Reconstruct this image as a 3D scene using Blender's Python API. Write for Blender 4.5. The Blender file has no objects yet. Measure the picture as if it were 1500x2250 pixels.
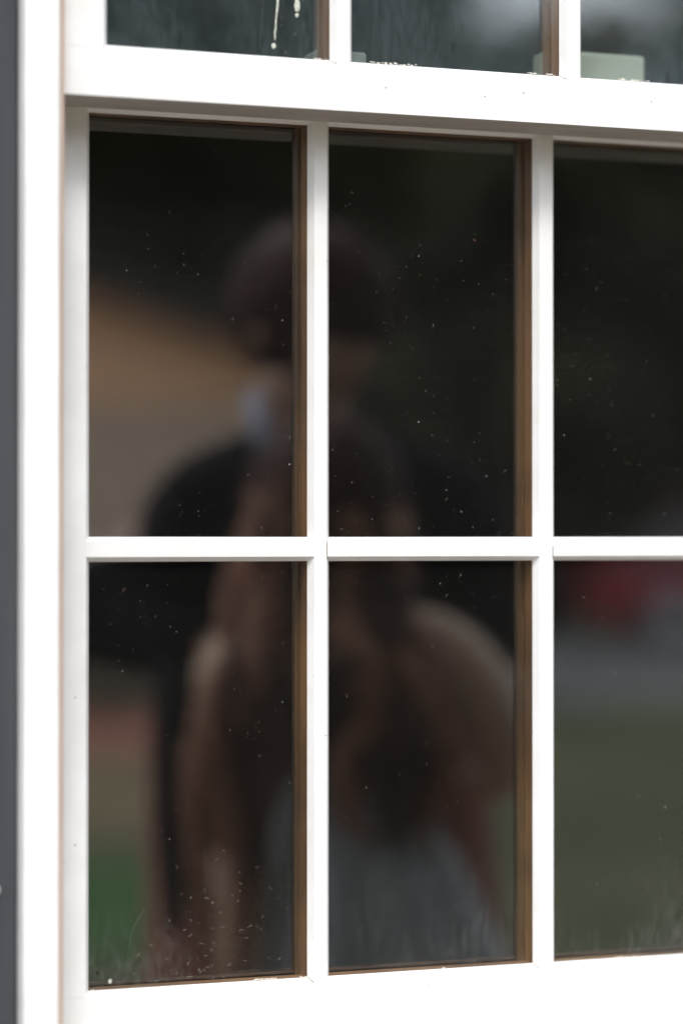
import bpy, bmesh, math, random
from mathutils import Vector, Matrix, noise
random.seed(7)
R = math.radians
S = bpy.context.scene
COL = S.collection

# ------------------------------------------------------------------ camera
EYE = 1.35                       # eye level of the low camera above the lawn
TH = math.atan(0.36)
cam_d = bpy.data.cameras.new('camera')
cam = bpy.data.objects.new('camera', cam_d); COL.objects.link(cam)
cam.location = (0, -1.702, EYE)
pit = math.atan(60/5500)
fw = Vector((math.sin(TH)*math.cos(pit), math.cos(TH)*math.cos(pit), math.sin(pit)))
cam.rotation_euler = fw.to_track_quat('-Z', 'Y').to_euler()
cam_d.sensor_fit = 'VERTICAL'; cam_d.sensor_height = 36; cam_d.lens = 5500/2250*36
cam_d.clip_start = 0.05; cam_d.clip_end = 600
cam_d.dof.use_dof = True; cam_d.dof.focus_distance = 1.80; cam_d.dof.aperture_fstop = 1.8
cam_d.dof.aperture_blades = 0
S.camera = cam

# ------------------------------------------------------------------ world, sun, exposure
SUN_EL, SUN_AZ = R(50), R(200)   # compass from +Y, clockwise
w = bpy.data.worlds.new('World'); S.world = w; w.use_nodes = True
nt = w.node_tree; nt.nodes.clear()
o_ = nt.nodes.new('ShaderNodeOutputWorld'); bg = nt.nodes.new('ShaderNodeBackground')
sky = nt.nodes.new('ShaderNodeTexSky'); sky.sky_type = 'NISHITA'; sky.sun_disc = False
sky.sun_elevation = SUN_EL; sky.sun_rotation = SUN_AZ; sky.dust_density = 4; sky.air_density = 1.0
tc = nt.nodes.new('ShaderNodeTexCoord'); nz = nt.nodes.new('ShaderNodeTexNoise')
nz.inputs['Scale'].default_value = 2.2; nz.inputs['Detail'].default_value = 6
rp = nt.nodes.new('ShaderNodeValToRGB')
rp.color_ramp.elements[0].position = .3; rp.color_ramp.elements[0].color = (6.4, 6.6, 7.0, 1)
rp.color_ramp.elements[1].position = .7; rp.color_ramp.elements[1].color = (8.4, 9.0, 10.0, 1)
mx = nt.nodes.new('ShaderNodeMixRGB'); mx.inputs[0].default_value = .82
L = nt.links.new
L(tc.outputs['Generated'], nz.inputs['Vector']); L(nz.outputs['Fac'], rp.inputs[0])
L(sky.outputs[0], mx.inputs[1]); L(rp.outputs[0], mx.inputs[2])
L(mx.outputs[0], bg.inputs[0]); bg.inputs[1].default_value = 0.13; L(bg.outputs[0], o_.inputs[0])
sd = bpy.data.lights.new('sun', 'SUN'); sd.energy = 1.1; sd.angle = R(14); sd.color = (1, .985, .965)
sun = bpy.data.objects.new('sun', sd); COL.objects.link(sun)
dsun = Vector((math.sin(SUN_AZ)*math.cos(SUN_EL), math.cos(SUN_AZ)*math.cos(SUN_EL), math.sin(SUN_EL)))
sun.rotation_euler = dsun.to_track_quat('Z', 'Y').to_euler(); sun.location = (0, -5, 8)
S.view_settings.view_transform = 'Standard'; S.view_settings.look = 'None'
S.view_settings.exposure = 1.08; S.view_settings.gamma = 1
S.render.engine = 'CYCLES'
S.cycles.max_bounces = 8; S.cycles.transparent_max_bounces = 16
S.cycles.caustics_reflective = False; S.cycles.caustics_refractive = False

# ------------------------------------------------------------------ materials
class NT:
    def __init__(s, name):
        s.m = bpy.data.materials.new(name); s.m.use_nodes = True
        s.t = s.m.node_tree; s.b = s.t.nodes['Principled BSDF']; s.out = s.t.nodes['Material Output']
        s.tc = s.t.nodes.new('ShaderNodeTexCoord')
    def n(s, ty, **k):
        n = s.t.nodes.new('ShaderNode'+ty)
        for a, v in k.items(): setattr(n, a, v)
        return n
    def set(s, sock, v):
        if hasattr(v, 'is_output'): s.t.links.new(v, sock)
        else: sock.default_value = v
    def coords(s, scale=(1, 1, 1), rot=(0, 0, 0), kind='Object'):
        mp = s.n('Mapping'); s.set(mp.inputs[0], s.tc.outputs[kind])
        mp.inputs['Scale'].default_value = scale; mp.inputs['Rotation'].default_value = rot
        return mp.outputs[0]
    def noise(s, co, sc, det=4, rough=.55, dist=0):
        n = s.n('TexNoise'); s.set(n.inputs['Vector'], co); n.inputs['Scale'].default_value = sc
        n.inputs['Detail'].default_value = det; n.inputs['Roughness'].default_value = rough
        n.inputs['Distortion'].default_value = dist
        return n.outputs['Fac']
    def vor(s, co, sc):
        n = s.n('TexVoronoi', voronoi_dimensions='2D')
        sx = s.n('SeparateXYZ'); s.set(sx.inputs[0], co); cx = s.n('CombineXYZ')
        s.set(cx.inputs[0], s.math('MULTIPLY_ADD', sx.outputs[1], -.7, sx.outputs[0])); s.set(cx.inputs[1], sx.outputs[2])
        s.set(n.inputs['Vector'], cx.outputs[0]); n.inputs['Scale'].default_value = sc
        return n.outputs['Distance'], n.outputs['Color']
    def ramp(s, v, stops):
        r = s.n('ValToRGB'); s.set(r.inputs[0], v); e = r.color_ramp.elements
        while len(e) < len(stops): e.new(.5)
        for i, (p, c) in enumerate(stops):
            e[i].position = p; e[i].color = (*c, 1) if not isinstance(c, (int, float)) else (c, c, c, 1)
        return r.outputs[0]
    def math(s, op, a, b=0.0, c=0.0):
        n = s.n('Math', operation=op); s.set(n.inputs[0], a); s.set(n.inputs[1], b); s.set(n.inputs[2], c)
        return n.outputs[0]
    def mix(s, f, a, b, bt='MIX'):
        n = s.n('MixRGB', blend_type=bt); s.set(n.inputs[0], f)
        s.set(n.inputs[1], (*a, 1) if isinstance(a, tuple) and len(a) == 3 else a)
        s.set(n.inputs[2], (*b, 1) if isinstance(b, tuple) and len(b) == 3 else b)
        return n.outputs[0]
    def bump(s, h, d, st=.5):
        b = s.n('Bump'); s.set(b.inputs['Height'], h); b.inputs['Distance'].default_value = d
        b.inputs['Strength'].default_value = st; s.set(s.b.inputs['Normal'], b.outputs[0])
    def base(s, c, rough=.6, spec=.4):
        s.set(s.b.inputs['Base Color'], (*c, 1) if isinstance(c, tuple) else c)
        s.set(s.b.inputs['Roughness'], rough); s.b.inputs['Specular IOR Level'].default_value = spec
        return s.m

def m_simple(name, c1, c2, sc=8, rough=.6, spec=.4, bump=0, stretch=(1, 1, 1), det=4):
    t = NT(name); n = t.noise(t.coords(stretch), sc, det)
    col = t.ramp(n, [(.3, c1), (.7, c2)])
    if bump: t.bump(n, bump)
    return t.base(col, rough, spec)

def m_paint(name, col=(.83, .825, .81), specks=True, grain=True):
    t = NT(name); co = t.coords()
    c = t.ramp(t.noise(co, 14, 6, .6), [(.3, tuple(v*.88*f_ for v, f_ in zip(col, (1, .985, .96)))), (.65, col)])
    if specks:                                            # fly specks and pin holes
        d, rc = t.vor(co, 38)
        sp = t.n('SeparateColor'); t.set(sp.inputs[0], rc)
        gate = t.math('GREATER_THAN', sp.outputs[0], .86)
        rad = t.math('MULTIPLY_ADD', sp.outputs[1], .014, .012)
        mk = t.math('MULTIPLY', t.math('LESS_THAN', d, rad), gate)
        c = t.mix(t.math('MULTIPLY', mk, .9), c, (.06, .05, .05))
        d2, rc2 = t.vor(co, 55)
        sp2 = t.n('SeparateColor'); t.set(sp2.inputs[0], rc2)
        mk2 = t.math('MULTIPLY', t.math('LESS_THAN', d2, .05), t.math('GREATER_THAN', sp2.outputs[0], .88))
        c = t.mix(t.math('MULTIPLY', mk2, .28), c, (.45, .42, .4))
    h = t.noise(t.coords((1, 1, 1)), 300, 3)
    t.bump(h, .00015, .35)
    return t.base(c, .45, .4)

M = {}
M['paint'] = m_paint('white_paint')
M['paint_clean'] = m_paint('white_paint_clean', specks=False)
M['grimy_shade'] = m_simple('grimy_shaded_paint', (.32, .295, .26), (.46, .43, .39), 1.0, .7, .2, .0004, (14, 320, 10), 6)  # streaky grime, with the underside's shade painted into the grey
M['crack'] = m_simple('open_joint', (.05, .04, .035), (.12, .10, .08), 80, .9, .1)
M['strip'] = m_simple('peach_shade_tint', (.60, .45, .36), (.68, .53, .43), 20, .6)  # shaded interreflection beside the casing, painted in as a peach tint
# wood grain runs along z (stiles) or x (rails)
def m_wood(name, axis, a, b):
    t = NT(name)
    st = (90, 90, 3) if axis == 'z' else (3, 90, 90)
    n = t.noise(t.coords(st), 1.4, 5, .6, .6); k = t.noise(t.coords((1, 1, 1)), 9, 3)
    c = t.ramp(n, [(.25, a), (.75, b)])
    c = t.mix(t.ramp(k, [(.42, 0.0), (.62, .75)]), c, tuple(v*.5 for v in a))
    t.bump(n, .0004, .4)
    return t.base(c, .42, .45)
M['wood_v'] = m_wood('varnished_wood_upright', 'z', (.16, .075, .030), (.36, .18, .07))
M['wood_h'] = m_wood('varnished_wood_level', 'x', (.20, .10, .048), (.36, .20, .10))

def m_glass(name, film, film_col, speck, drip=False, refl=.055, bottom=None):
    t = NT(name); t.t.nodes.remove(t.b); co = t.coords()
    lw = t.n('LayerWeight'); lw.inputs['Blend'].default_value = .5
    f = t.math('MULTIPLY_ADD', t.math('POWER', lw.outputs['Facing'], 5), .9, refl)
    gl = t.n('BsdfGlossy'); gl.inputs['Roughness'].default_value = 0.0; gl.inputs['Color'].default_value = (1, 1, 1, 1)
    tr = t.n('BsdfTransparent'); tr.inputs['Color'].default_value = (.93, .95, .94, 1)
    m1 = t.n('MixShader'); t.set(m1.inputs[0], f); t.t.links.new(tr.outputs[0], m1.inputs[1]); t.t.links.new(gl.outputs[0], m1.inputs[2])
    # dried film, patchy
    big = t.ramp(t.noise(co, 7, 5, .6), [(.35, .6), (.75, 1.0)])
    fine = t.ramp(t.noise(co, 160, 4, .7), [(.35, .72), (.7, 1.0)])
    mask = t.math('MULTIPLY', t.math('MULTIPLY', big, fine), film)
    if drip:
        dr = t.noise(t.coords((230, 1, 75)), 1.0, 6, .7, .5)
        dr = t.ramp(dr, [(.36, .28), (.56, .6), (.76, 1.0)])
        low = t.math('MULTIPLY', t.math('SUBTRACT', 1.0, t.ramp(t.noise(t.coords((14, 1, 5)), 1.0, 4), [(.3, 0.0), (.7, 1.0)])), 1.0)
        mask = t.math('MULTIPLY', t.math('MULTIPLY_ADD', dr, .9, .25), t.math('MULTIPLY', t.math('ADD', low, .45), film))
    if bottom:                                            # splash dirt kept along the foot of the panes
        sx = t.n('SeparateXYZ'); t.set(sx.inputs[0], co)
        z0, z1, amp = bottom
        mr = t.n('MapRange'); t.set(mr.inputs[0], sx.outputs['Z']); mr.inputs[1].default_value = z0; mr.inputs[2].default_value = z1
        mr.inputs[3].default_value = 1.0; mr.inputs[4].default_value = 0.0
        g = t.math('POWER', mr.outputs[0], 2.0)
        sm = t.ramp(t.noise(t.coords((170, 1, 60)), 1.0, 8, .8, .2), [(.42, 0.0), (.66, 1.0)])
        pt = t.ramp(t.noise(t.coords((9, 1, 6)), 1.0, 4), [(.44, .03), (.64, 1.0)])
        mask = t.math('ADD', mask, t.math('MULTIPLY', t.math('MULTIPLY', g, t.math('MULTIPLY', sm, pt)), amp))
    colr = film_col
    c = None
    for sc, gate, r0, r1, amt in speck:
        d, rc = t.vor(co, sc)
        sp = t.n('SeparateColor'); t.set(sp.inputs[0], rc)
        rad = t.math('MULTIPLY_ADD', t.math('POWER', sp.outputs[1], 4), r1, r0)
        mk = t.math('MULTIPLY', t.math('LESS_THAN', d, rad), t.math('GREATER_THAN', sp.outputs[0], gate))
        tint = t.ramp(sp.outputs[2], [(.0, (.55, .52, .42)), (.55, (.5, .5, .47)), (.72, (.50, .24, .13)), (.85, (.75, .75, .72))])
        am = t.math('MULTIPLY', mk, t.math('MULTIPLY_ADD', sp.outputs[2], amt*.5, amt*.16))
        c = t.mix(mk, film_col if c is None else c, tint)
        mask = t.math('MAXIMUM', mask, am)
    df = t.n('BsdfDiffuse'); t.set(df.inputs['Color'], c if c is not None else (*film_col, 1))
    m2 = t.n('MixShader'); t.set(m2.inputs[0], mask); t.t.links.new(m1.outputs[0], m2.inputs[1]); t.t.links.new(df.outputs[0], m2.inputs[2])
    t.t.links.new(m2.outputs[0], t.out.inputs['Surface'])
    return t.m
M['glass_low'] = m_glass('lower_outer_glass', .012, (.58, .57, .52),
    [(420, .88, .10, .20, .08), (190, .86, .05, .08, .24), (90, .91, .028, .05, .38), (60, .88, .014, .012, .55)], bottom=(.072, .19, .15))
M['glass_up'] = m_glass('upper_outer_glass', .085, (.40, .52, .56),
    [(300, .90, .10, .2, .16), (120, .93, .035, .05, .4)], drip=True, refl=.065, bottom=(.034, .12, .09))
M['glass_in'] = m_glass('inner_glass', .001, (.5, .5, .5), [], refl=.235)
def m_siding():
    t = NT('charcoal_stain'); n = t.noise(t.coords((22, 22, 1.3)), 1.0, 6, .6, .3); k = t.noise(t.coords(), 5, 3)
    c = t.ramp(n, [(.3, (.012, .014, .020)), (.7, (.072, .073, .080))])
    c = t.mix(t.ramp(k, [(.4, 0.0), (.8, .5)]), c, (.060, .066, .074))
    t.bump(n, .001, .5)
    return t.base(c, .75, .25)
M['siding'] = m_siding()
M['steel'] = m_simple('zinc_nail', (.5, .5, .48), (.62, .62, .58), 60, .45)
M['box_pale'] = m_simple('aged_pale_plastic', (.55, .60, .50), (.62, .66, .56), 12, .5)
M['box_grey'] = m_simple('grey_plastic', (.30, .34, .31), (.36, .40, .36), 12, .5)
M['dropping'] = m_simple('dried_dropping', (.30, .33, .27), (.66, .66, .58), 500, .8, .2)
M['flake'] = m_simple('loose_paint', (.60, .53, .44), (.85, .82, .76), 300, .7, .2)
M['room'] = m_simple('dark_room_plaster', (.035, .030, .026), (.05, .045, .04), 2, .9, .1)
M['grass'] = None
def m_grass():
    t = NT('lawn_grass'); a = t.noise(t.coords(), .55, 3); b = t.noise(t.coords(), 25, 5, .7)
    c = t.ramp(a, [(.3, (.022, .032, .012)), (.62, (.078, .085, .036))])
    c = t.mix(t.ramp(b, [(.35, .0), (.7, .5)]), c, (.085, .09, .045))
    t.bump(b, .02, .6)
    return t.base(c, .8, .2)
M['grass'] = m_grass()
M['grass_lush'] = m_simple('lush_turf', (.018, .062, .010), (.032, .090, .016), 18, .8, .2, .01)
M['concrete'] = m_simple('path_concrete', (.13, .145, .15), (.20, .215, .22), 6, .8, .2, .004, det=8)
M['asphalt'] = m_simple('road_asphalt', (.12, .12, .122), (.18, .18, .18), 12, .85, .2, .004, det=8)
M['bounce'] = m_simple('warm_bounce_ground', (.25, .20, .16), (.33, .27, .22), 4, .8, .2, .003, det=8)  # warm colour chosen for its peach bounce onto the window's undersides
M['soil'] = m_simple('bare_soil', (.11, .085, .05), (.19, .15, .09), 4, .9, .1, .01, det=8)
def m_brick(name, c1, c2, mo, sc, kind='Object'):
    t = NT(name); b = t.n('TexBrick'); t.set(b.inputs['Vector'], t.coords(kind=kind)); b.inputs['Scale'].default_value = sc
    b.inputs['Color1'].default_value = (*c1, 1); b.inputs['Color2'].default_value = (*c2, 1); b.inputs['Mortar'].default_value = (*mo, 1)
    return t.base(b.outputs['Color'], .8, .2)
M['brick'] = m_brick('brick_paving', (.34, .11, .07), (.26, .09, .06), (.2, .17, .14), 6)
M['tan'] = m_simple('tan_cladding', (.78, .44, .25), (.85, .52, .32), 3, .7, .3, .002, (1, 1, 14))
M['render'] = m_simple('grey_beige_render', (.46, .34, .26), (.54, .41, .32), 3, .85, .2, .003)
M['roof'] = m_simple('dark_roof_shingle', (.03, .028, .028), (.055, .05, .048), 30, .8, .2, .004)
M['trim'] = m_simple('white_trim', (.7, .7, .68), (.8, .8, .78), 5, .5)
M['dark_glass'] = m_simple('dark_window_glass', (.01, .012, .014), (.02, .022, .025), 1, .05, .6)
M['leaf_a'] = m_simple('leaf_dark', (.10, .105, .06), (.14, .145, .08), 1.2, .6, .3)
M['leaf_b'] = m_simple('leaf_mid', (.11, .11, .06), (.16, .155, .08), 1.2, .6, .3)
M['leaf_h'] = m_simple('hedge_leaf', (.10, .12, .08), (.17, .19, .13), 2, .6, .3)
for k_ in ('leaf_a', 'leaf_b', 'leaf_h'):                # thin leaves let light through
    t_ = M[k_].node_tree; pb = t_.nodes['Principled BSDF']; tl = t_.nodes.new('ShaderNodeBsdfTranslucent'); ms = t_.nodes.new('ShaderNodeMixShader')
    src = pb.inputs['Base Color'].links[0].from_socket; t_.links.new(src, tl.inputs[0]); ms.inputs[0].default_value = .4
    t_.links.new(pb.outputs[0], ms.inputs[1]); t_.links.new(tl.outputs[0], ms.inputs[2]); t_.links.new(ms.outputs[0], t_.nodes['Material Output'].inputs[0])
M['bark'] = m_simple('bark', (.06, .045, .035), (.12, .09, .07), 6, .9, .1, .02, (4, 4, .7))
M['car_red'] = m_simple('red_car_paint', (.20, .005, .014), (.25, .008, .02), 1, .4, .4)
M['tyre'] = m_simple('tyre_rubber', (.02, .02, .02), (.035, .035, .035), 20, .8)
M['rim'] = m_simple('alloy', (.4, .4, .42), (.5, .5, .52), 5, .3)
M['lamp'] = m_simple('lamp_lens', (.6, .6, .6), (.75, .75, .75), 5, .15, .6)
M['skin'] = m_simple('skin', (.60, .37, .26), (.68, .45, .33), 9, .5, .4)
M['shirt'] = m_simple('black_cotton', (.006, .006, .009), (.011, .011, .015), 60, .9, .1)
M['trousers'] = m_simple('russet_trousers', (.26, .115, .085), (.36, .165, .125), 25, .85, .15)
M['shirt_hem'] = m_simple('dark_brown_cloth', (.085, .045, .033), (.13, .07, .05), 25, .9, .1)
M['hair'] = m_simple('auburn_hair', (.022, .008, .007), (.075, .028, .023), 1.2, .6, .08, .002, (60, 60, 6))
M['lock'] = m_simple('rim_lit_hair', (.22, .095, .055), (.42, .20, .12), 1.2, .5, .25, .002, (60, 60, 6))  # rim light on the strands, put into a lighter hair colour
M['lock_dark'] = m_simple('brown_hair', (.035, .016, .011), (.13, .058, .036), 1.6, .5, .15, .002, (50, 50, 5))
M['skirt'] = m_simple('grey_cloth', (.42, .45, .46), (.54, .56, .57), 7, .85, .15, .003)
M['skin_pale'] = m_simple('pale_skin', (.62, .41, .28), (.72, .50, .36), 9, .5, .4)
M['collar'] = m_simple('pale_blue_cloth', (.42, .45, .62), (.5, .53, .72), 20, .8)
M['eye'] = m_simple('eye_white', (.6, .58, .55), (.65, .62, .6), 5, .2)
M['iris'] = m_simple('iris', (.03, .02, .012), (.05, .03, .02), 30, .2)
M['lips'] = m_simple('lips', (.38, .14, .12), (.42, .17, .14), 20, .45)
M['black_nylon'] = m_simple('black_nylon', (.006, .006, .008), (.012, .012, .015), 30, .7, .2)

# ------------------------------------------------------------------ mesh helpers
def link(name, bm, mat, parent=None, smooth=False, world=True, recalc=True):
    if recalc: bmesh.ops.recalc_face_normals(bm, faces=bm.faces)
    me = bpy.data.meshes.new(name)
    if parent is not None and world:
        off = parent_world(parent)
        for v in bm.verts: v.co -= off
    if smooth:
        for f in bm.faces: f.smooth = True
    bm.to_mesh(me); bm.free(); me.materials.append(mat)
    o = bpy.data.objects.new(name, me); COL.objects.link(o)
    if parent is not None: o.parent = parent
    return o
def parent_world(p):
    v = Vector((0, 0, 0))
    while p is not None: v += Vector(p.location); p = p.parent
    return v
def empty(name, loc=(0, 0, 0), rz=0):
    o = bpy.data.objects.new(name, None); COL.objects.link(o); o.location = loc; o.rotation_euler = (0, 0, rz)
    o.empty_display_size = .1
    return o
def tag(o, label=None, cat=None, group=None, kind=None):
    if label: o['label'] = label
    if cat: o['category'] = cat
    if group: o['group'] = group
    if kind: o['kind'] = kind
    return o
def box(bm, x0, x1, y0, y1, z0, z1, bev=0, seg=2):
    r = bmesh.ops.create_cube(bm, size=1)
    vs = r['verts']
    for v in vs:
        v.co = Vector(((x0+x1)/2+v.co.x*(x1-x0), (y0+y1)/2+v.co.y*(y1-y0), (z0+z1)/2+v.co.z*(z1-z0)))
    if bev:
        es = list({e for v in vs for e in v.link_edges})
        bmesh.ops.bevel(bm, geom=es, offset=bev, segments=seg, affect='EDGES', profile=.5)
def prism(bm, pts, axis, a0, a1):
    """pts (y, s) section; axis 'z' -> s is x ; axis 'x' -> s is z"""
    def P(y, s, a): return (s, y, a) if axis == 'z' else (a, y, s)
    A = [bm.verts.new(P(y, s, a0)) for y, s in pts]; B = [bm.verts.new(P(y, s, a1)) for y, s in pts]
    n = len(pts)
    for i in range(n): bm.faces.new((A[i], A[(i+1) % n], B[(i+1) % n], B[i]))
    bm.faces.new(A[::-1]); bm.faces.new(B)
def tube(bm, pts, rads, seg=10, cap=True, flat=1.0):
    rings = []
    n = len(pts); pts = [Vector(p) for p in pts]
    prev = None
    for i, p in enumerate(pts):
        d = (pts[min(i+1, n-1)]-pts[max(i-1, 0)]).normalized()
        if prev is None:
            a = d.orthogonal().normalized()
        else:
            a = (prev-d*prev.dot(d)).normalized()
        prev = a; b = d.cross(a)
        r = rads[i] if isinstance(rads, (list, tuple)) else rads
        rings.append([bm.verts.new(p+a*r*math.cos(2*math.pi*k/seg)+b*r*flat*math.sin(2*math.pi*k/seg)) for k in range(seg)])
    for i in range(n-1):
        for k in range(seg):
            bm.faces.new((rings[i][k], rings[i][(k+1) % seg], rings[i+1][(k+1) % seg], rings[i+1][k]))
    if cap: bm.faces.new(rings[0][::-1]); bm.faces.new(rings[-1])

# ------------------------------------------------------------------ ground and setting
FS = 1.286
def far(x, y): return (x*FS, -1.702+(y+1.702)*FS)
def farp(pts): return [far(*p) for p in pts]
def sheet(name, pts, z, mat):
    bm = bmesh.new(); bm.faces.new([bm.verts.new((x, y, z)) for x, y in pts])
    o = link(name, bm, mat, recalc=False)
    if o.data.polygons[0].normal.z < 0: o.data.flip_normals()
    return tag(o, kind='structure')
sheet('lawn', [(-300, -300), (300, -300), (300, 300), (-300, 300)], 0, M['grass'])
sheet('bounce_ground', [(-6, -2.6), (8, -2.6), (8, -.06), (-6, -.06)], .004, M['bounce'])  # added unseen strip that bounces warm light up to the window
sheet('road', farp([(5.6, -14.2), (60, 5.2), (60, -6), (8, -25.2), (5.6, -21)]), .008, M['asphalt'])
rot = math.atan(.36)
def rp_(cx, cy, pts):
    return [(cx+x*math.cos(rot)-y*math.sin(rot), cy+x*math.sin(rot)+y*math.cos(rot)) for x, y in pts]
sheet('brick_paving', farp(rp_(3.6, -12.2, [(-5, -1.3), (.7, -1.3), (.7, 1.4), (-5, 1.4)])), .008, M['brick'])
sheet('soil', farp(rp_(2.7, -8.6, [(-4, -1.9), (.6, -1.9), (.6, 1.1), (-4, 1.1)])), .006, M['soil'])
sheet('turf', farp(rp_(2.0, -5.9, [(-3, -1.0), (.45, -1.0), (.45, .9), (-3, .9)])), .006, M['grass_lush'])

# ------------------------------------------------------------------ the house with the window
W0, W1 = .3612, 1.0070           # casing outside edges
ZB, ZT = EYE-.42, EYE+1.02       # opening of the window in the wall
hs = empty('house', (.68, 0, 0))
tag(hs, 'dark charcoal boarded house wall beside the white window casing', 'house')
bm = bmesh.new()
x = -3.0
def boards(x0, x1, z0, z1):
    x = x0
    while x < x1-1e-4:
        e = min(x+.14, x1); box(bm, x, e-.004, -.068, -.045, z0, z1, .0025, 1); x = e
boards(-3.04, W0+.004, 0.12, 3.5)
boards(W1-.002, 4.5, 0.12, 3.5)
boards(W0, W1, .12, ZB-.045); boards(W0, W1, ZT+.045, 3.5)
link('siding', bm, M['siding'], hs)
bm = bmesh.new()
for a in ((-3.04, .36, .0, 3.5), (1.008, 4.5, .0, 3.5), (.36, 1.008, 0, ZB-.05), (.36, 1.008, ZT+.05, 3.5)):
    box(bm, a[0], a[1], -.044, .06, a[2], a[3])
link('wall', bm, M['roof'], hs)
bm = bmesh.new(); box(bm, -3.4, 4.9, -.35, 3.2, 3.51, 3.62); link('roof', bm, M['roof'], hs)
bm = bmesh.new(); bmesh.ops.create_uvsphere(bm, u_segments=16, v_segments=8, radius=.0042)
for v in bm.verts: v.co.y *= .6; v.co += Vector((.3445, -.0695, EYE-.2315))
link('nail_head', bm, M['steel'], hs, smooth=True)
# dark room behind the window
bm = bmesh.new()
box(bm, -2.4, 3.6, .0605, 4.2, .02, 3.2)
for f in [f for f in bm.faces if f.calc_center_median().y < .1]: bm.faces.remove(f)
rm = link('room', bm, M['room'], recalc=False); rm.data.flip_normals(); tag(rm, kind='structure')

# ------------------------------------------------------------------ the window
win = empty('window', (.684, 0, ZB))
tag(win, 'white painted sash window with small panes, dusty dark glass and brown wood inside', 'window')
BW, BD = .0034, .0062
def section(s_out, s_in, y0):
    """stile or rail: white face with bevelled inner edge, recessed behind for the wood lining"""
    d = 1 if s_in > s_out else -1
    return [(y0-BD, s_out), (y0-BD, s_in-d*BW), (y0, s_in), (y0+.0003, s_in), (y0+.0003, s_in-d*.006), (y0+.042, s_in-d*.006), (y0+.042, s_out)]
def muntin_sec(a, b, y0, extra=0):
    return [(y0, a), (y0-BD+extra, a+BW), (y0-BD+extra, b-BW), (y0, b)]
XL = [(.4256, .5865), (.6029, .7632), (.7805, .9412)]      # daylight widths of the three columns
SX0, SX1 = .3942, .9726                                     # sash outside
def make_sash(name, y0, z_bot, z_gb, z_bar, z_gt, z_top, glass, label):
    E = EYE
    sash = empty(name, (0, 0, 0)); sash.parent = win; sash.location = Vector((.684, y0, E+z_bot))-Vector(win.location)
    if label: sash['label'] = label
    z0, zb0, zb1, z1 = z_gb+E, z_bar[0]+E, z_bar[1]+E, z_gt+E
    # rails
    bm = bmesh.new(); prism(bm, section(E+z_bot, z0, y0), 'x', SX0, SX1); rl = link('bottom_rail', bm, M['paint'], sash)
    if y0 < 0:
        rl.data.materials.append(M['grimy_shade'])
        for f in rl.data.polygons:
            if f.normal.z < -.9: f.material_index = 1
    bm = bmesh.new(); prism(bm, section(E+z_top, z1, y0), 'x', SX0, SX1); link('top_rail', bm, M['paint'], sash)
    # stiles stop on the rails with a hairline joint
    for so, si in ((SX0, XL[0][0]), (SX1, XL[2][1])):
        bm = bmesh.new(); prism(bm, section(so, si, y0), 'z', z0-BW+.0004, z1+BW-.0004)
        for v in bm.verts:
            if v.co.y < y0-.001: v.co.y += .00012
        link('stile', bm, M['paint'], sash)
    for i in (0, 1):
        a, b = XL[i][1], XL[i+1][0]
        bm = bmesh.new(); prism(bm, muntin_sec(a, b, y0, .0003), 'z', z0-BW, z1+BW)
        link('muntin', bm, M['paint'], sash)
        bm = bmesh.new(); box(bm, a+.0001, b-.0001, y0+.0016, y0+.0140, z0-.005, z1+.005)
        box(bm, a+.002, b-.002, y0+.0235, y0+.034, z0-.005, z1+.005, .001, 1)
        link('inner_muntin', bm, M['wood_v'], sash)
        bm = bmesh.new(); tube(bm, [(a+.0002, y0-.0004, z0-.0002), (a+BW-.0002, y0-BD+.0001, z0-BW+.0002)], .00028, 5)
        link('joint_crack', bm, M['crack'], sash)
    for i in range(3):
        a, b = XL[i]
        bm = bmesh.new()
        lo = a-BW+.0002 if i else a-BW-.0003
        prism(bm, muntin_sec(zb0, zb1, y0, -.0002), 'x', lo, b+BW-.0002)
        link('glazing_bar', bm, M['paint'], sash)
        if i:
            bm = bmesh.new(); box(bm, lo-.0003, lo-.00002, y0-BD-.0003, y0-.002, zb0+.0012, zb1-.0035 if i == 1 else zb1-.007)
            link('joint_crack', bm, M['crack'], sash)
        bm = bmesh.new(); box(bm, a-.0002, b+.0002, y0+.0018, y0+.0135, zb0+.0003, zb1-.0003)
        link('inner_bar', bm, M['wood_h'], sash)
    bm = bmesh.new()
    box(bm, XL[0][0]-.005, XL[0][0]-.0001, y0+.0016, y0+.0140, z0-.005, z1+.005)
    link('wood_lining', bm, M['wood_v'], sash)
    bm = bmesh.new()
    box(bm, XL[2][1]+.0001, XL[2][1]+.005, y0+.0016, y0+.0140, z0-.005, z1+.005)
    link('wood_lining', bm, M['wood_v'], sash)
    for za, zb in ((z0-.0049, z0-.0001), (z1+.0001, z1+.0049)):
        bm = bmesh.new(); box(bm, XL[0][0]-.0002, XL[2][1]+.0002, y0+.0017, y0+.0138, za, zb)
        link('wood_lining', bm, M['wood_h'], sash)
    for i in range(3):
        a, b = XL[i]
        for za, zb in ((z0, zb0), (zb1, z1)):
            for yy, nm, mt in ((y0+.0008, 'pane', glass), (y0+.0175, 'inner_pane', M['glass_in'])):
                bm = bmesh.new()
                e = .003
                vs = [bm.verts.new(p) for p in ((a-e, yy, za-e), (b+e, yy, za-e), (b+e, yy, zb+e), (a-e, yy, zb+e))]
                bm.faces.new(vs)
                o = link(nm, bm, mt, win if False else sash, recalc=False)
                # keep one continuous dirt pattern over the sash
    return sash
low = make_sash('lower_sash', 0.0, -.390, -.3143, (-.0157, .0017), .2982, .3340, M['glass_low'], 'lower sash set back under the upper one')
up = make_sash('upper_sash', -.048, .3005, .3363, (.635, .6524), .951, .990, M['glass_up'], 'upper sash standing proud, glass streaked with dirt')
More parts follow.
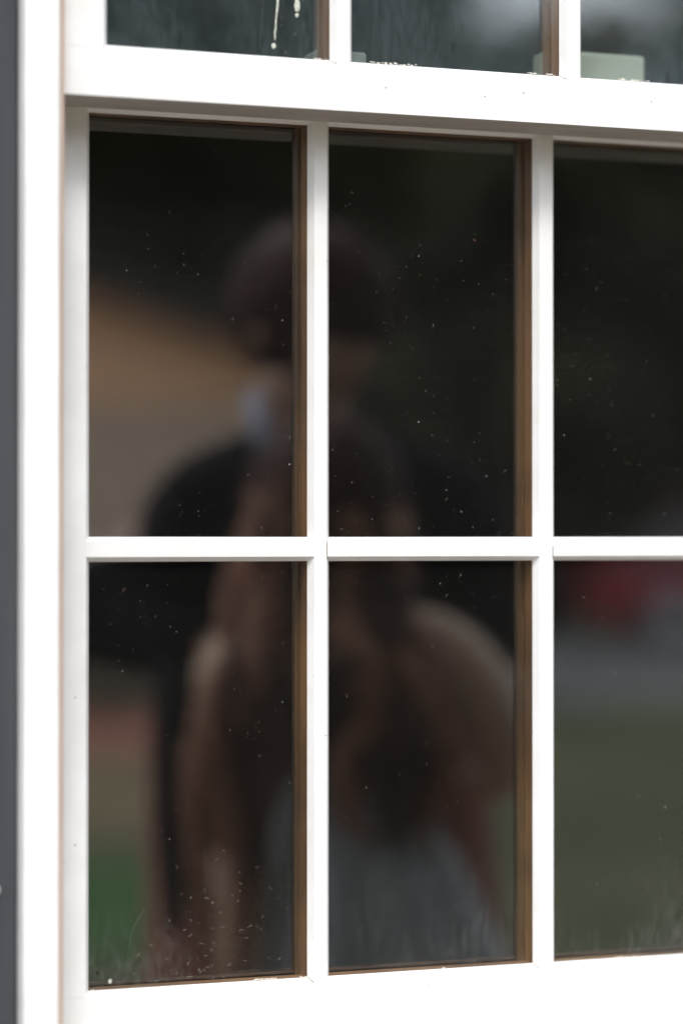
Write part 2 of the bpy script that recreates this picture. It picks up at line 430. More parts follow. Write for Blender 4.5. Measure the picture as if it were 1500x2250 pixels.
# jambs, stop, casing
for s, (a, b) in (('l', (.375, .3938)), ('r', (.9730, .992))):
    bm = bmesh.new(); box(bm, a, b, -.0440, .058, ZB+.02, ZT-.02); link('jamb', bm, M['paint_clean'], win)
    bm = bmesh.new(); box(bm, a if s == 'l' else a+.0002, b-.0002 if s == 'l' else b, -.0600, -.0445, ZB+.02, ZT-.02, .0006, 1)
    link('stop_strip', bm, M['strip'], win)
def casing(a, b, z0, z1):
    bm = bmesh.new(); box(bm, a, b, -.085, -.0445, z0, z1, .0018, 3); return bm
link('casing', casing(W0, .3847, ZB+.0, ZT+.0), M['paint_clean'], win)
link('casing', casing(.9822, W1, ZB+.0, ZT+.0), M['paint_clean'], win)
bm = casing(W0-.004, W1+.004, ZT+.0005, ZT+.05); link('head_casing', bm, M['paint_clean'], win)
bm = bmesh.new(); box(bm, .394, .973, -.062, .05, ZB-.03, EYE-.3905, .001, 1); box(bm, W0-.01, W1+.01, -.11, -.045, ZB-.045, ZB-.0005, .003, 2)
link('sill', bm, M['paint_clean'], win)
bm = bmesh.new(); box(bm, .394, .973, -.058, .05, EYE+.9905, ZT-.001); link('head_jamb', bm, M['paint_clean'], win)

# loose paint along the foot of the panes
def flakes(px, z, y, n, spread, parent):
    bm = bmesh.new()
    for _ in range(n):
        x = px+random.uniform(-spread, spread); s = random.uniform(.0003, .0010)
        c = Vector((x, y-random.uniform(.0002, .0010), z+random.uniform(-.0002, .0008)))
        pts = []
        k = random.randint(4, 6); a0 = random.random()*6
        for i in range(k):
            a = a0+i*2*math.pi/k; r = s*random.uniform(.5, 1.3)
            pts.append(c+Vector((math.cos(a)*r*1.6, random.uniform(-.0002, .0002), math.sin(a)*r*.6)))
        top = [bm.verts.new(p) for p in pts]; bot = [bm.verts.new(p+Vector((0, .0002, -.0001))) for p in pts]
        bm.faces.new(top); bm.faces.new(bot[::-1])
        for i in range(k): bm.faces.new((top[i], top[(i+1) % k], bot[(i+1) % k], bot[i]))
    return link('paint_flakes', bm, M['flake'], parent)
for x, n, sp in ((.5805, 9, .006), (.628, 18, .011), (.645, 10, .006), (.741, 12, .004), (.756, 6, .003), (.823, 22, .012), (.87, 5, .003), (.915, 6, .01)):
    flakes(x, EYE+.3366, -.0484, n, sp, up)
for x, n, sp in ((.549, 9, .004), (.5585, 12, .007), (.5835, 9, .003), (.428, 4, .002), (.690, 3, .003), (.838, 12, .008)):
    flakes(x, EYE-.3140, -.0004, n, sp, low)
flakes(.5535, EYE-.3205, -.0066, 3, .002, low)

# hairline scratches and fibres on the lower left panes
def wisps(items, name, w, parent, mat):
    bm = bmesh.new()
    for pts in items:
        tube(bm, [(x, -.0001, EYE+z) for x, z in pts], w, 5)
    return link(name, bm, mat, parent)
scr = [[(.4665, -.2585), (.4600, -.268), (.4565, -.276), (.4545, -.288)]]
its = []
for _ in range(55):
    x = random.triangular(.44, .585, .54); z = -.312+abs(random.gauss(0, .04)); a = random.random()*3.1; l = random.uniform(.0006, .0022)
    its.append([(x, z), (x+math.cos(a)*l, z+math.sin(a)*l*.6), (x+math.cos(a+.6)*l*1.7, z+math.sin(a+.6)*l*1.2)])
wisps(its, 'lint_fibres', .00005, low, M['flake'])
wisps(scr, 'scratch', .00003, low, M['box_grey'])

# bird droppings on the upper glass
def dropping(blobs, streak, label):
    x0, z0 = blobs[0][:2]
    root = Vector((x0, -.0475, EYE+z0))
    bm = bmesh.new()
    for bx, bz, rx, rz in blobs:
        r = bmesh.ops.create_icosphere(bm, subdivisions=3, radius=1)
        for v in r['verts']:
            k = 1+.28*noise.noise(v.co*2.2+Vector((bx*900, bz*700, 0)))
            v.co = Vector((bx+v.co.x*rx*k, -.0474+v.co.y*.0005, EYE+bz+v.co.z*rz*k))
    if streak: tube(bm, [(x, -.0475, EYE+z) for x, z in streak], [.0004, .0007, .0006, .0009, .0006], 6)
    for v in bm.verts: v.co -= root
    o = link('bird_dropping', bm, M['dropping'], None, smooth=True); o.location = root
    return tag(o, label, 'bird dropping', 'bird droppings on the upper left pane')
dropping([(.5455, .3440, .0017, .0019), (.5465, .352, .0008, .004)], [(.5464, .349), (.5468, .356), (.5472, .363), (.5482, .372), (.549, .385)],
         'thin pale dried drip ending in a round blob on the upper left pane')
dropping([(.5628, .3735, .0020, .0050), (.5626, .3665, .0014, .0016), (.5640, .384, .0012, .006)], None,
         'short thick cream dropping near the top edge of the upper left pane')
bm = bmesh.new(); r = bmesh.ops.create_icosphere(bm, subdivisions=3, radius=1)
for v in r['verts']:
    k = 1+.3*noise.noise(v.co*2); v.co = Vector((v.co.x*.0013*k, v.co.y*.0004, v.co.z*.0016*k))
o = link('dirt_splat', bm, M['dropping'], None, smooth=True); o.location = (.4412, -.0002, EYE-.3085)
tag(o, 'small cream dirt splat near the bottom left corner of the lower left pane', 'dirt splat')

# plastic boxes standing on the inner meeting rail
def plastic_box(x0, x1, z1, y0, y1, mat, label, ribs):
    z0 = EYE+.3342
    root = empty('plastic_box', ((x0+x1)/2, (y0+y1)/2, z0))
    tag(root, label, 'plastic box')
    bm = bmesh.new(); box(bm, x0, x1, y0, y1, z0, EYE+z1, .0028, 4); link('casing', bm, mat, root, smooth=False)
    if ribs:
        bm = bmesh.new()
        for i in range(7): box(bm, x0+.022+i*.0028, x0+.0232+i*.0028, y0-.0008, y0+.001, EYE+z1-.020, EYE+z1-.0035, .0003, 1)
        link('ribs', bm, mat, root)
        bm = bmesh.new(); pts = [(x0+.044+i*.003, y0-.001, EYE+.3480+.0016*math.sin(i*.55)) for i in range(9)]
        tube(bm, pts, .0006, 6); link('cable', bm, M['box_grey'], root)
    return root
plastic_box(.7865, .8690, .3712, .024, .052, M['box_pale'], 'pale green plastic box with ribbed face behind the upper right pane', True)
plastic_box(.600, .640, .3583, .020, .05, M['box_grey'], 'small grey plastic box behind the muntin between the upper left panes', False)

# ------------------------------------------------------------------ person seen in the glass
PR = Vector((1.084, -1.40, 0))
def skin_mesh(chains, extra=None, voxel=.007, smooth_it=2):
    """chains: list of [(co, radius), ...]; fused to one continuous surface"""
    bm = bmesh.new()
    for ch in chains:
        # resample for round limbs
        pts, rads = [], []
        for (a, ra), (b, rb) in zip(ch[:-1], ch[1:]):
            for k in range(4): t = k/4; pts.append(Vector(a).lerp(Vector(b), t)); rads.append(ra+(rb-ra)*t)
        pts.append(Vector(ch[-1][0])); rads.append(ch[-1][1])
        for _ in range(2):
            q = pts[:]
            for i in range(1, len(pts)-1): q[i] = (pts[i-1]+pts[i]*2+pts[i+1])/4
            pts = q
        tube(bm, pts, rads, 14)
        for p, r in ((pts[0], rads[0]), (pts[-1], rads[-1])):
            s = bmesh.ops.create_icosphere(bm, subdivisions=2, radius=r*.99)
            for v in s['verts']: v.co += p
    for fn in (extra or []): fn(bm)
    me = bpy.data.meshes.new('tmp'); bm.to_mesh(me); bm.free()
    o = bpy.data.objects.new('tmp', me); COL.objects.link(o)
    md = o.modifiers.new('r', 'REMESH'); md.mode = 'VOXEL'; md.voxel_size = voxel; md.use_smooth_shade = True
    sm = o.modifiers.new('s', 'SMOOTH'); sm.factor = .5; sm.iterations = smooth_it
    dg = bpy.context.evaluated_depsgraph_get(); dg.update()
    res = bpy.data.meshes.new_from_object(o.evaluated_get(dg))
    bpy.data.objects.remove(o); bpy.data.meshes.remove(me)
    return res
def put(name, me, mat, parent):
    me.materials.clear(); me.materials.append(mat)
    o = bpy.data.objects.new(name, me); COL.objects.link(o); o.parent = parent
    return o
def ell(c, r, rotx=0, deform=None):
    def fn(bm):
        s = bmesh.ops.create_icosphere(bm, subdivisions=4, radius=1)
        mt = Matrix.Rotation(rotx, 3, 'X')
        for v in s['verts']:
            q = Vector((v.co.x*r[0], v.co.y*r[1], v.co.z*r[2]))
            if deform: q = deform(q)
            v.co = mt @ q+Vector(c)
    return fn
DZ = EYE-1.05
def pl(x, z, y=0.0): return Vector((x, y, z+DZ))
def hand(wr, d, side, droop):
    """palm, four bent fingers and a thumb leaving the side of the palm"""
    d = Vector(d).normalized(); lat = d.cross(Vector((.1, 1, .25))).normalized(); nrm = lat.cross(d)
    pe = wr+d*.080
    c = [[(wr, .023), (wr+d*.04, .023)], [(wr+d*.02+lat*.012, .017), (pe+lat*.024, .012)], [(wr+d*.02-lat*.012, .017), (pe-lat*.024, .012)], [(wr+d*.03, .018), (pe, .014)]]
    for k, ln in enumerate((.070, .078, .072, .056)):
        b = pe+lat*(.030-.020*k)*side
        c.append([(b, .0085), (b+d*ln*.5+nrm*.004, .0082), (b+d*ln*.8-nrm*droop*.6, .0078), (b+d*ln*.95-nrm*droop*1.3, .0068)])
    tb = wr+d*.03+lat*.028*side
    c.append([(tb, .011), (tb+d*.03+lat*.020*side, .0095), (tb+d*.052+lat*.024*side-nrm*.008, .008)])
    return c
def head_def(q):
    q = q.copy()
    if q.z < -.02: q.x *= 1-.28*min(1, (-.02-q.z)/.09)
    if q.y > .05:
        q.y += .014*math.exp(-((q.x/.012)**2+((q.z+.018)/.022)**2))                 # nose
        q.y -= .006*math.exp(-(((abs(q.x)-.03)/.014)**2+((q.z-.008)/.012)**2))      # eye sockets
        q.y += .005*math.exp(-((q.x/.02)**2+((q.z+.058)/.009)**2))                  # mouth
    return q
def head_at(c, r, mt):
    def fn(bm):
        s_ = bmesh.ops.create_icosphere(bm, subdivisions=4, radius=1)
        for v in s_['verts']: v.co = mt @ head_def(Vector((v.co.x*r[0], v.co.y*r[1], v.co.z*r[2])))+c
        for sx in (-1, 1):
            s_ = bmesh.ops.create_icosphere(bm, subdivisions=3, radius=1)
            for v in s_['verts']: v.co = mt @ (Vector((v.co.x*.010, v.co.y*.018, v.co.z*.030))+Vector((sx*(r[0]+.003), -.012, -.012)))+c
    return fn
def face(p, c, mt):
    for sx in (-1, 1):
        e = c+mt @ Vector((sx*.030, .083, .008))
        bm = bmesh.new(); s_ = bmesh.ops.create_icosphere(bm, subdivisions=2, radius=.0115)
        for v in s_['verts']: v.co += e
        eo = link('eye', bm, M['eye'], p, smooth=True, world=False)
        bm = bmesh.new(); s_ = bmesh.ops.create_icosphere(bm, subdivisions=2, radius=.0055)
        for v in s_['verts']: v.co += e+mt @ Vector((0, .0075, 0))
        link('iris', bm, M['iris'], eo, smooth=True, world=False)
    bm = bmesh.new(); tube(bm, [c+mt @ Vector(q) for q in ((-.022, .081, -.058), (-.01, .092, -.056), (.01, .092, -.056), (.022, .081, -.058))], [.002, .005, .005, .002], 8)
    link('mouth', bm, M['lips'], p, smooth=True, world=False)
def cap_hair(name, c, mt, rr, mat, p, seed=0):
    bm = bmesh.new(); s_ = bmesh.ops.create_icosphere(bm, subdivisions=5, radius=1)
    for v in s_['verts']:
        n = v.co.normalized(); q = Vector((n.x*rr[0], n.y*rr[1], n.z*rr[2]))
        ang = math.atan2(n.x, n.z+1.2); q *= 1+.014*math.sin(ang*46)+.035*noise.noise(n*3+Vector((seed, 0, 0)))+.02*noise.noise(n*9)
        if n.y > .35 and n.z < -.15: q.y = min(q.y, .070)
        v.co = mt @ q+c
    return link(name, bm, mat, p, smooth=True, world=False)

def tall_person():
    p = empty('person', PR, TH)
    tag(p, 'taller person in black with short dark hair, reflected, bending over the other', 'person', 'people reflected in the window')
    HC = pl(.002, 1.332, .05); mt = Matrix.Rotation(R(-52), 3, 'Z') @ Matrix.Rotation(-R(20), 3, 'X')
    sh_l, sh_r = pl(-.160, 1.105), pl(.180, 1.105)
    el_l, el_r = pl(-.335, .955, .03), pl(.285, .965, .03)
    wr_l, wr_r = pl(-.160, .915, .10), pl(.215, .90, .10)
    hip_l, hip_r = pl(-.100, .70, -.10), pl(.110, .70, -.10)
    kn_l, kn_r = Vector((-.135, -.02, .50)), Vector((.200, -.02, .50))
    an_l, an_r = Vector((-.155, -.12, .085)), Vector((.235, -.12, .085))
    ch = [[(pl(0, .72, -.10), .125), (pl(.003, .88, -.09), .11), (pl(.008, 1.03, -.04), .125), (pl(.005, 1.10, 0), .09)],
          [(pl(.0, 1.11, .0), .058), (pl(-.002, 1.18, .03), .055), (pl(-.012, 1.26, .05), .056)],
          [(pl(-.04, 1.105), .07), (sh_l, .055), (pl(-.195, 1.03, .02), .046), (el_l, .038), (wr_l, .026)],
          [(pl(.05, 1.105), .07), (sh_r, .055), (pl(.23, 1.04, .02), .048), (el_r, .040), (wr_r, .028)],
          [(hip_l, .095), (kn_l, .060), (an_l, .040)], [(hip_r, .095), (kn_r, .060), (an_r, .040)]]
    ch += hand(wr_l, (.9, .2, -.35), -1, .012)+hand(wr_r, (-.8, .1, -.3), 1, .012)
    put('body', skin_mesh(ch, [head_at(HC, (.078, .098, .115), mt)], .0065), M['skin'], p)
    face(p, HC, mt)
    cap_hair('hair', HC+Vector((0, -.012, .020)), mt, (.104, .118, .112), M['hair'], p)
    top = [[(pl(0, .80, -.10), .145), (pl(.003, .93, -.08), .135), (pl(.008, 1.04, -.03), .135), (pl(.005, 1.090, 0), .105)],
           [(pl(-.030, 1.165), .052), (pl(-.07, 1.125), .070), (sh_l+Vector((.005, 0, .0)), .060), (pl(-.186, 1.03, .02), .056), (pl(-.215, .99, .03), .062), (el_l, .056), (wr_l+Vector((-.01, -.01, .0)), .050)],
           [(pl(.030, 1.165), .052), (pl(.08, 1.125), .070), (sh_r, .062), (pl(.225, 1.03, .03), .062), (pl(.265, .985, .03), .064), (el_r, .058), (wr_r, .042)],
           [(pl(.12, 1.07), .07), (pl(.17, .97, 0), .07)], [(pl(-.09, 1.07), .07), (pl(-.12, .97, .0), .07)]]
    put('shirt', skin_mesh(top, voxel=.008, smooth_it=4), M['shirt'], p)
    tr = [[(pl(-.105, .80, -.09), .120), (hip_l+Vector((-.005, 0, 0)), .118), (kn_l, .092), (an_l+Vector((0, 0, .04)), .082)],
          [(pl(.110, .80, -.09), .120), (hip_r+Vector((.012, 0, 0)), .120), (kn_r+Vector((.01, 0, 0)), .096), (an_r+Vector((0, 0, .04)), .084)],
          [(hip_l, .12), (hip_r, .12)]]
    put('trousers', skin_mesh(tr, voxel=.008, smooth_it=4), M['trousers'], p)
    for a in (an_l, an_r):
        put('shoe', skin_mesh([[(a+Vector((0, -.03, -.035)), .045), (a+Vector((0, .06, -.045)), .042), (a+Vector((0, .15, -.052)), .034)]], voxel=.006), M['tyre'], p)
    # dark coat tail tapering down in front of the nearer trouser leg
    bm = bmesh.new(); n = 24; rings = []
    for z, rx, x in ((.90, .042, -.156), (.80, .038, -.162), (.70, .033, -.167), (.62, .022, -.171), (.55, .010, -.174)):
        rings.append([bm.verts.new(pl(x+rx*math.cos(2*math.pi*k/n), z, .125+.022*math.sin(2*math.pi*k/n)+.004*math.sin(6*math.pi*k/n))) for k in range(n)])
    for a, b in zip(rings[:-1], rings[1:]):
        for k in range(n): bm.faces.new((a[k], a[(k+1) % n], b[(k+1) % n], b[k]))
    bm.faces.new(rings[0]); bm.faces.new(rings[-1][::-1])
    link('coat_tail', bm, M['black_nylon'], p, smooth=True, world=False)
    bm = bmesh.new(); tube(bm, [pl(-.076, 1.24, .075), pl(-.066, 1.20, .095), pl(-.050, 1.15, .115)], [.010, .015, .013], 10, flat=.45)
    link('collar', bm, M['collar'], p, smooth=True, world=False)
    return p

def short_person():
    p = empty('person', PR+Matrix.Rotation(TH, 3, 'Z') @ Vector((0, .22, 0)), TH)
    tag(p, 'shorter person with long brown hair and grey skirt, reflected, hugged by the taller one', 'person', 'people reflected in the window')
    HC = pl(.020, 1.080, .0); mt = Matrix.Rotation(R(158), 3, 'Z') @ Matrix.Rotation(-R(8), 3, 'X')   # back of the head to the window
    sh_l, sh_r = pl(-.088, .912, .01), pl(.165, .915, .01)
    el_l, el_r = pl(-.092, .845, .02), pl(.245, .775, .06)
    wr_l, wr_r = pl(-.135, .86, -.15), pl(.245, .735, -.12)
    hip_l, hip_r = pl(-.045, .62, .0), pl(.115, .62, .0)
    kn_l, kn_r = Vector((-.03, .0, .46)), Vector((.13, .0, .46))
    an_l, an_r = Vector((-.03, .01, .085)), Vector((.13, .01, .085))
    ch = [[(pl(.035, .62, .0), .105), (pl(.030, .76, .0), .085), (pl(.028, .87, .0), .098), (pl(.026, .93, 0), .075)],
          [(pl(.024, .94, 0), .045), (pl(.022, 1.0, 0), .040), (pl(.020, 1.05, 0), .045)],
          [(pl(-.03, .93), .05), (sh_l, .034), (pl(-.106, .88, .02), .038), (el_l, .034), (wr_l, .024)],
          [(pl(.08, .93), .05), (sh_r, .048), (pl(.218, .86, .035), .043), (el_r, .036), (wr_r, .024)],
          [(hip_l, .085), (kn_l, .052), (an_l, .035)], [(hip_r, .085), (kn_r, .052), (an_r, .035)]]
    ch += hand(wr_l, (.1, -1, .1), 1, .012)+hand(wr_r, (-.2, -1, .1), -1, .012)
    put('body', skin_mesh(ch, [head_at(HC, (.074, .092, .108), mt)], .0065), M['skin_pale'], p)
    face(p, HC, mt)
    put('top', skin_mesh([[(pl(.035, .66, .0), .120), (pl(.030, .76, .0), .098), (pl(.028, .86, .0), .108), (pl(.026, .90, 0), .090)]], voxel=.008, smooth_it=4), M['shirt_hem'], p)
    # flared grey skirt
    bm = bmesh.new(); n = 72; rings = []
    for z, rx, cx in ((.83, .012, .018), (.785, .052, .034), (.71, .102, .052), (.62, .132, .068), (.50, .168, .090), (.34, .200, .105), (.16, .225, .110)):
        rings.append([bm.verts.new(pl(cx+rx*(1+.05*math.sin(9*2*math.pi*k/n+z*6))*math.cos(2*math.pi*k/n), z, .05+min(rx, .15)*.85*(1+.05*math.sin(9*2*math.pi*k/n+z*6))*math.sin(2*math.pi*k/n))) for k in range(n)])
    for a, b in zip(rings[:-1], rings[1:]):
        for k in range(n): bm.faces.new((a[k], a[(k+1) % n], b[(k+1) % n], b[k]))
    bm.faces.new(rings[0])
    link('skirt', bm, M['skirt'], p, smooth=True, world=False)
    for a in (an_l, an_r):
        put('shoe', skin_mesh([[(a+Vector((0, .03, -.035)), .040), (a+Vector((0, -.06, -.045)), .038), (a+Vector((0, -.14, -.052)), .030)]], voxel=.006), M['tyre'], p)
    hr = cap_hair('hair', HC+Vector((0, .010, .014)), mt, (.100, .112, .112), M['hair'], p, 5)
    # long hair hanging down the back in separate strands
    rnd = random.Random(12)
    for grp in range(12):
        u = (grp+.5)/12*2-1
        bm = bmesh.new()
        for k in range(11):
            a = u*1.3+rnd.uniform(-.12, .12); dep = rnd.uniform(.0, .03)
            x0, y0_ = .020+.098*math.sin(a), .020+(.088-dep)*math.cos(a)
            end = rnd.uniform(.47, .60) if u < -.45 else (rnd.uniform(.82, .87) if u < .10 else rnd.uniform(.68, .78)-.03*u)
            spread = 1.24+rnd.uniform(-.08, .18)
            pts = [(x0*.8+.004, 1.13, y0_*.9), (x0, 1.06, y0_+.012), (.02+(x0-.02)*1.10, .98, y0_+.030), (.02+(x0-.02)*spread, .89, y0_+.062),
                   (.02+(x0-.02)*spread*1.08+rnd.uniform(-.012, .012)+.006*u, max(.80, end+.05), y0_+.075), (.02+(x0-.02)*1.15+.03*u+rnd.uniform(-.01, .01), end, y0_+.07)]
            fine = []; ph = grp*1.7+rnd.uniform(-.5, .5)
            for i_ in range(len(pts)-1):
                for q_ in range(4):
                    w_ = i_+q_/4; amp_ = .017*min(1, w_/2.5)
                    v_ = [pts[i_][c_]+(pts[i_+1][c_]-pts[i_][c_])*q_/4 for c_ in range(3)]
                    fine.append((v_[0]+amp_*math.sin(w_*2.6+ph), v_[1], v_[2]+amp_*.6*math.cos(w_*2.6+ph)))
            fine.append(pts[-1]); pts = fine
            rr = rnd.uniform(.006, .012)
            tube(bm, [pl(q[0], q[1], q[2]) for q in pts], [rr*(1 if i_ < len(pts)*.7 else max(.15, (len(pts)-i_)/(len(pts)*.3))) for i_ in range(len(pts))], 7)
        link('hair_lock', bm, M['lock'] if abs(u) > .6 or grp in (3, 7) else M['lock_dark'], hr, smooth=True, world=False)
    return p
tall_person(); short_person()

# ------------------------------------------------------------------ house across the lawn
nb = empty('house', (*far(5.28, -14.15), 0), math.atan(.36)); nb.scale = (FS,)*3
tag(nb, 'low tan gabled house seen only as a reflection in the lower left panes', 'house')
HW, HR = 6.6, 2.10; ap = HR+HW/2*.36
bm = bmesh.new(); box(bm, -HW, 0, -8, 0, 0, 1.92); link('wall', bm, M['render'], nb, world=False)
bm = bmesh.new()
A = [bm.verts.new(p) for p in ((-HW, .01, 1.921), (0, .01, 1.921), (0, .01, HR), (-HW/2, .01, ap), (-HW, .01, HR))]
B = [bm.verts.new((v.co.x, -8.0, v.co.z)) for v in A]
for i in range(5): bm.faces.new((A[i], A[(i+1) % 5], B[(i+1) % 5], B[i]))
bm.faces.new(A); bm.faces.new(B[::-1])
link('gable', bm, M['tan'], nb, world=False)
bm = bmesh.new()
for sx in (-1, 1):
    e = -HW/2+sx*(HW/2+.35); zl = ap-(HW/2+.35)*.36
    vs = [(-HW/2, .4, ap+.02), (e, .4, zl+.02), (e, -8.4, zl+.02), (-HW/2, -8.4, ap+.02)]
    lo = [bm.verts.new(v) for v in vs]; hi = [bm.verts.new((v[0], v[1], v[2]+.16)) for v in vs]
    bm.faces.new(lo); bm.faces.new(hi[::-1])
    for i in range(4): bm.faces.new((lo[i], lo[(i+1) % 4], hi[(i+1) % 4], hi[i]))
link('roof', bm, M['roof'], nb, world=False)
for wx in (-4.6, -2.9):
    bm = bmesh.new(); box(bm, wx-.5, wx+.5, .0, .05, .9, 1.88); f = link('window', bm, M['trim'], nb, world=False)
    bm = bmesh.new(); box(bm, wx-.44, wx+.44, .04, .055, .96, 1.82); link('pane', bm, M['dark_glass'], f, world=False)

# ------------------------------------------------------------------ foliage
def leaves(bm, centres, n, size, rnd):
    for _ in range(n):
        c, r = rnd.choice(centres)
        d = Vector((rnd.gauss(0, 1), rnd.gauss(0, 1), rnd.gauss(0, 1))).normalized()*r*rnd.uniform(.55, 1.05)
        d.z *= .8; p = c+d
        s = size*rnd.uniform(.6, 1.3)
        m_ = Matrix.Rotation(rnd.uniform(0, 6.3), 3, 'Z') @ Matrix.Rotation(rnd.uniform(-1.1, 1.1), 3, 'X')
        q = [m_ @ Vector(v)*s+p for v in ((-.5, 0, 0), (0, -.28, .06), (.5, 0, 0), (0, .28, .06))]
        bm.faces.new([bm.verts.new(v) for v in q])
def tree_proto(seed, h, mat, n=11000, name='broadleaf_tree'):
    rnd = random.Random(seed); t = empty(name, (0, 0, 0))
    bm = bmesh.new(); tube(bm, [(0, 0, -.1), (.05, 0, h*.3), (-.05, .1, h*.6), (.1, 0, h*.85)], [.28, .2, .12, .03], 10)
    cs = []
    for k in range(13):
        z = h*rnd.uniform(.14, .92); a = rnd.uniform(0, 6.3); rr = (1-abs(z/h-.45)*1.2)*h*.26
        c = Vector((math.cos(a)*rr, math.sin(a)*rr, z)); tube(bm, [(0, 0, z*.7), c*.6+Vector((0, 0, z*.35)), c], [.08, .05, .02], 6)
        cs.append((c, h*rnd.uniform(.11, .18)))
    for z_ in (.12, .3): cs.append((Vector((0, 0, h*z_)), h*.2))
    cs.append((Vector((0, 0, h*.9)), h*.12)); cs.append((Vector((0, 0, h*.5)), h*.22))
    link('trunk', bm, M['bark'], t, smooth=True, world=False)
    bm = bmesh.new(); leaves(bm, cs, n, h*.05, rnd); link('crown', bm, mat, t, world=False, recalc=False)
    return t
def dup(root):
    r = root.copy(); COL.objects.link(r)
    for ch in root.children:
        c = ch.copy(); COL.objects.link(c); c.parent = r
    return r
protos = [tree_proto(1, 11, M['leaf_a']), tree_proto(2, 12.5, M['leaf_b']), tree_proto(3, 9, M['leaf_a'])]
used = [False]*3
#        x, y, proto, scale, label
spots = [(3.0, -27.5, 1, 1.0, 'tall dark tree behind the tan house, left of the roof ridge'),
         (5.4, -27.0, 0, 1.0, 'tall dark tree behind the tan house, right of the roof ridge'),
         (-2.0, -26, 0, .95, 'dark broad tree at the far left beyond the tan house'),
         (7.7, -29.8, 1, 1.0, 'tall mid green tree between the tan house and the gap of sky'),
         (15.0, -31.5, 2, .82, 'lowest tree of the row, standing in the gap of sky'),
         (20.6, -30.5, 0, 1.05, 'tall dark tree beyond the road, just past the gap of sky'),
         (24.5, -28, 1, 1.0, 'mid green tree above the red car'),
         (29, -25, 0, 1.0, 'dark tree to the far side of the red car'),
         (32.5, -21, 2, 1.2, 'round dark tree farthest along the road'),
         (8.6, -36, 0, 1.1, 'tall tree in the back row behind the tan house'),
         (26.0, -38, 1, 1.1, 'tall tree in the back row behind the red car'),
         (5.0, -37, 1, 1.1, 'back row tree directly behind the house roof'),
         (32.0, -33, 0, 1.1, 'back row tree at the far end of the road')]
for x, y, k, sc, lb in spots:
    t = protos[k] if not used[k] else dup(protos[k]); used[k] = True
    t.location = (*far(x, y), 0); t.scale = (sc*FS,)*3; t.rotation_euler = (0, 0, random.uniform(0, 6.28))
    tag(t, lb, 'tree', 'trees across the lawn')
def hedge(name, p0, p1, hgt, wid, n, mat, label):
    rnd = random.Random(hash(label) % 1000); p0, p1 = Vector((*far(p0[0], p0[1]), 0)), Vector((*far(p1[0], p1[1]), 0)); hgt *= FS; ln = (p1-p0).length
    o = empty(name, p0, math.atan2((p1-p0).y, (p1-p0).x))
    bm = bmesh.new(); cs = [(Vector((ln*(i+.5)/14, rnd.uniform(-.1, .1), hgt*.55)), hgt*.55) for i in range(14)]
    leaves(bm, cs, n, .11 if hgt < 1 else .3, rnd); link('foliage', bm, mat, o, world=False, recalc=False)
    return tag(o, label, 'hedge')
hedge('hedge', (-.4, -15.2, 0), (4.6, -13.6, 0), .58, .5, 6000, M['leaf_h'], 'low grey green hedge along the foot of the tan house')
rnd = random.Random(4); bm = bmesh.new(); cs = []
for i in range(60):
    x = -14+i*1.0; top = 10.4 if 16.5 < x <= 19.5 else (7.6 if 19.5 < x < 20.6 else 13)
    for k in range(7): cs.append((Vector((*far(x, -41+rnd.uniform(-1, 1)+x*.12), FS*top*(k+.6)/7.6)), 2.1))
leaves(bm, cs, 60000, 1.1, rnd)
tag(link('woods', bm, M['leaf_b'], recalc=False), 'dense dark wood closing the view behind the row of trees', 'woods', kind='stuff')
hedge('hedge', (12, -31, 0), (34, -23, 0), 2.4, 1, 7000, M['leaf_a'], 'tall dark hedge behind the red car')

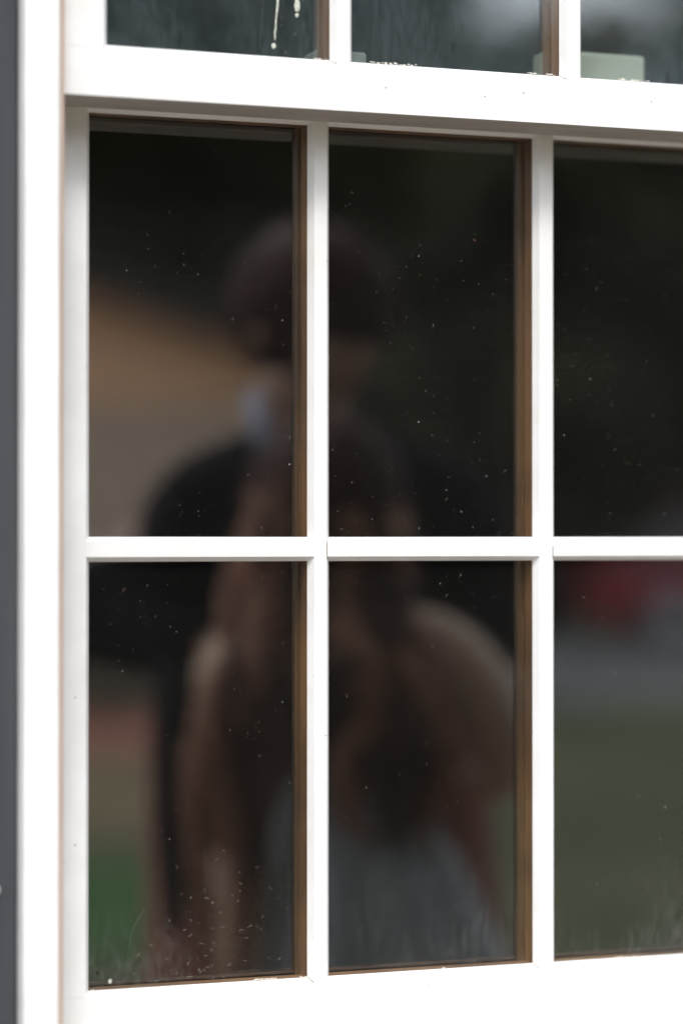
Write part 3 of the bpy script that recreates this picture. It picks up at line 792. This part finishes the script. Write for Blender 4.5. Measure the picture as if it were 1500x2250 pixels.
# ------------------------------------------------------------------ red car on the road
car = empty('car', (*far(12.9, -21.3), .01), math.atan(.36)); car.scale = (1.32, 1.18, 1.18)
tag(car, 'red car parked on the road, blurred reflection in the lower right pane', 'car')
def loft(prof_fn, name, mat, parent):
    bm = bmesh.new(); secs = prof_fn()
    rings = [[bm.verts.new(v) for v in s_] for s_ in secs]; n = len(rings[0])
    for i in range(len(rings)-1):
        for k in range(n): bm.faces.new((rings[i][k], rings[i][(k+1) % n], rings[i+1][(k+1) % n], rings[i+1][k]))
    bm.faces.new(rings[0][::-1]); bm.faces.new(rings[-1])
    bmesh.ops.bevel(bm, geom=[e for e in bm.edges if e.calc_face_angle(0) > .6], offset=.04, segments=2, affect='EDGES')
    return link(name, bm, mat, parent, smooth=False, world=False)
def lower():
    out = []
    for x, z0, z1, hw in ((-2.15, .35, .70, .70), (-2.0, .25, .86, .82), (-1.2, .20, .95, .86), (0, .20, .97, .87), (1.0, .20, .93, .86), (1.85, .25, .80, .80), (2.12, .35, .62, .66)):
        out.append([(x, -hw, z0), (x, -hw*1.02, (z0+z1)/2), (x, -hw*.92, z1), (x, hw*.92, z1), (x, hw*1.02, (z0+z1)/2), (x, hw, z0)])
    return out
def cabin(g):
    def f():
        out = []
        for x, z1, hw in ((-1.75, .93, .70), (-1.35, 1.36, .62), (-.6, 1.45, .62), (.25, 1.42, .60), (1.0, .93, .72)):
            out.append([(x, -.78*g, .90), (x, -hw*g, z1), (x, hw*g, z1), (x, .78*g, .90)])
        return out
    return f
cb = loft(lower, 'body', M['car_red'], car)
loft(cabin(1), 'windows', M['dark_glass'], car)
bm = bmesh.new(); box(bm, -1.35, .3, -.60, .60, 1.425, 1.47, .02, 2); link('roof', bm, M['car_red'], car, world=False)
for sx in (-1.3, 1.3):
    for sy in (-.84, .84):
        bm = bmesh.new(); tube(bm, [(sx, sy-.1, .31), (sx, sy+.1, .31)], .31, 28); wl = link('wheel', bm, M['tyre'], car, world=False)
        bm = bmesh.new(); tube(bm, [(sx, sy-.115, .31), (sx, sy+.115, .31)], .19, 20); link('rim', bm, M['rim'], wl, world=False)
for sy in (-.55, .55):
    bm = bmesh.new(); box(bm, 1.9, 2.10, sy-.16, sy+.16, .56, .72, .03, 2); link('headlight', bm, M['lamp'], car, world=False)
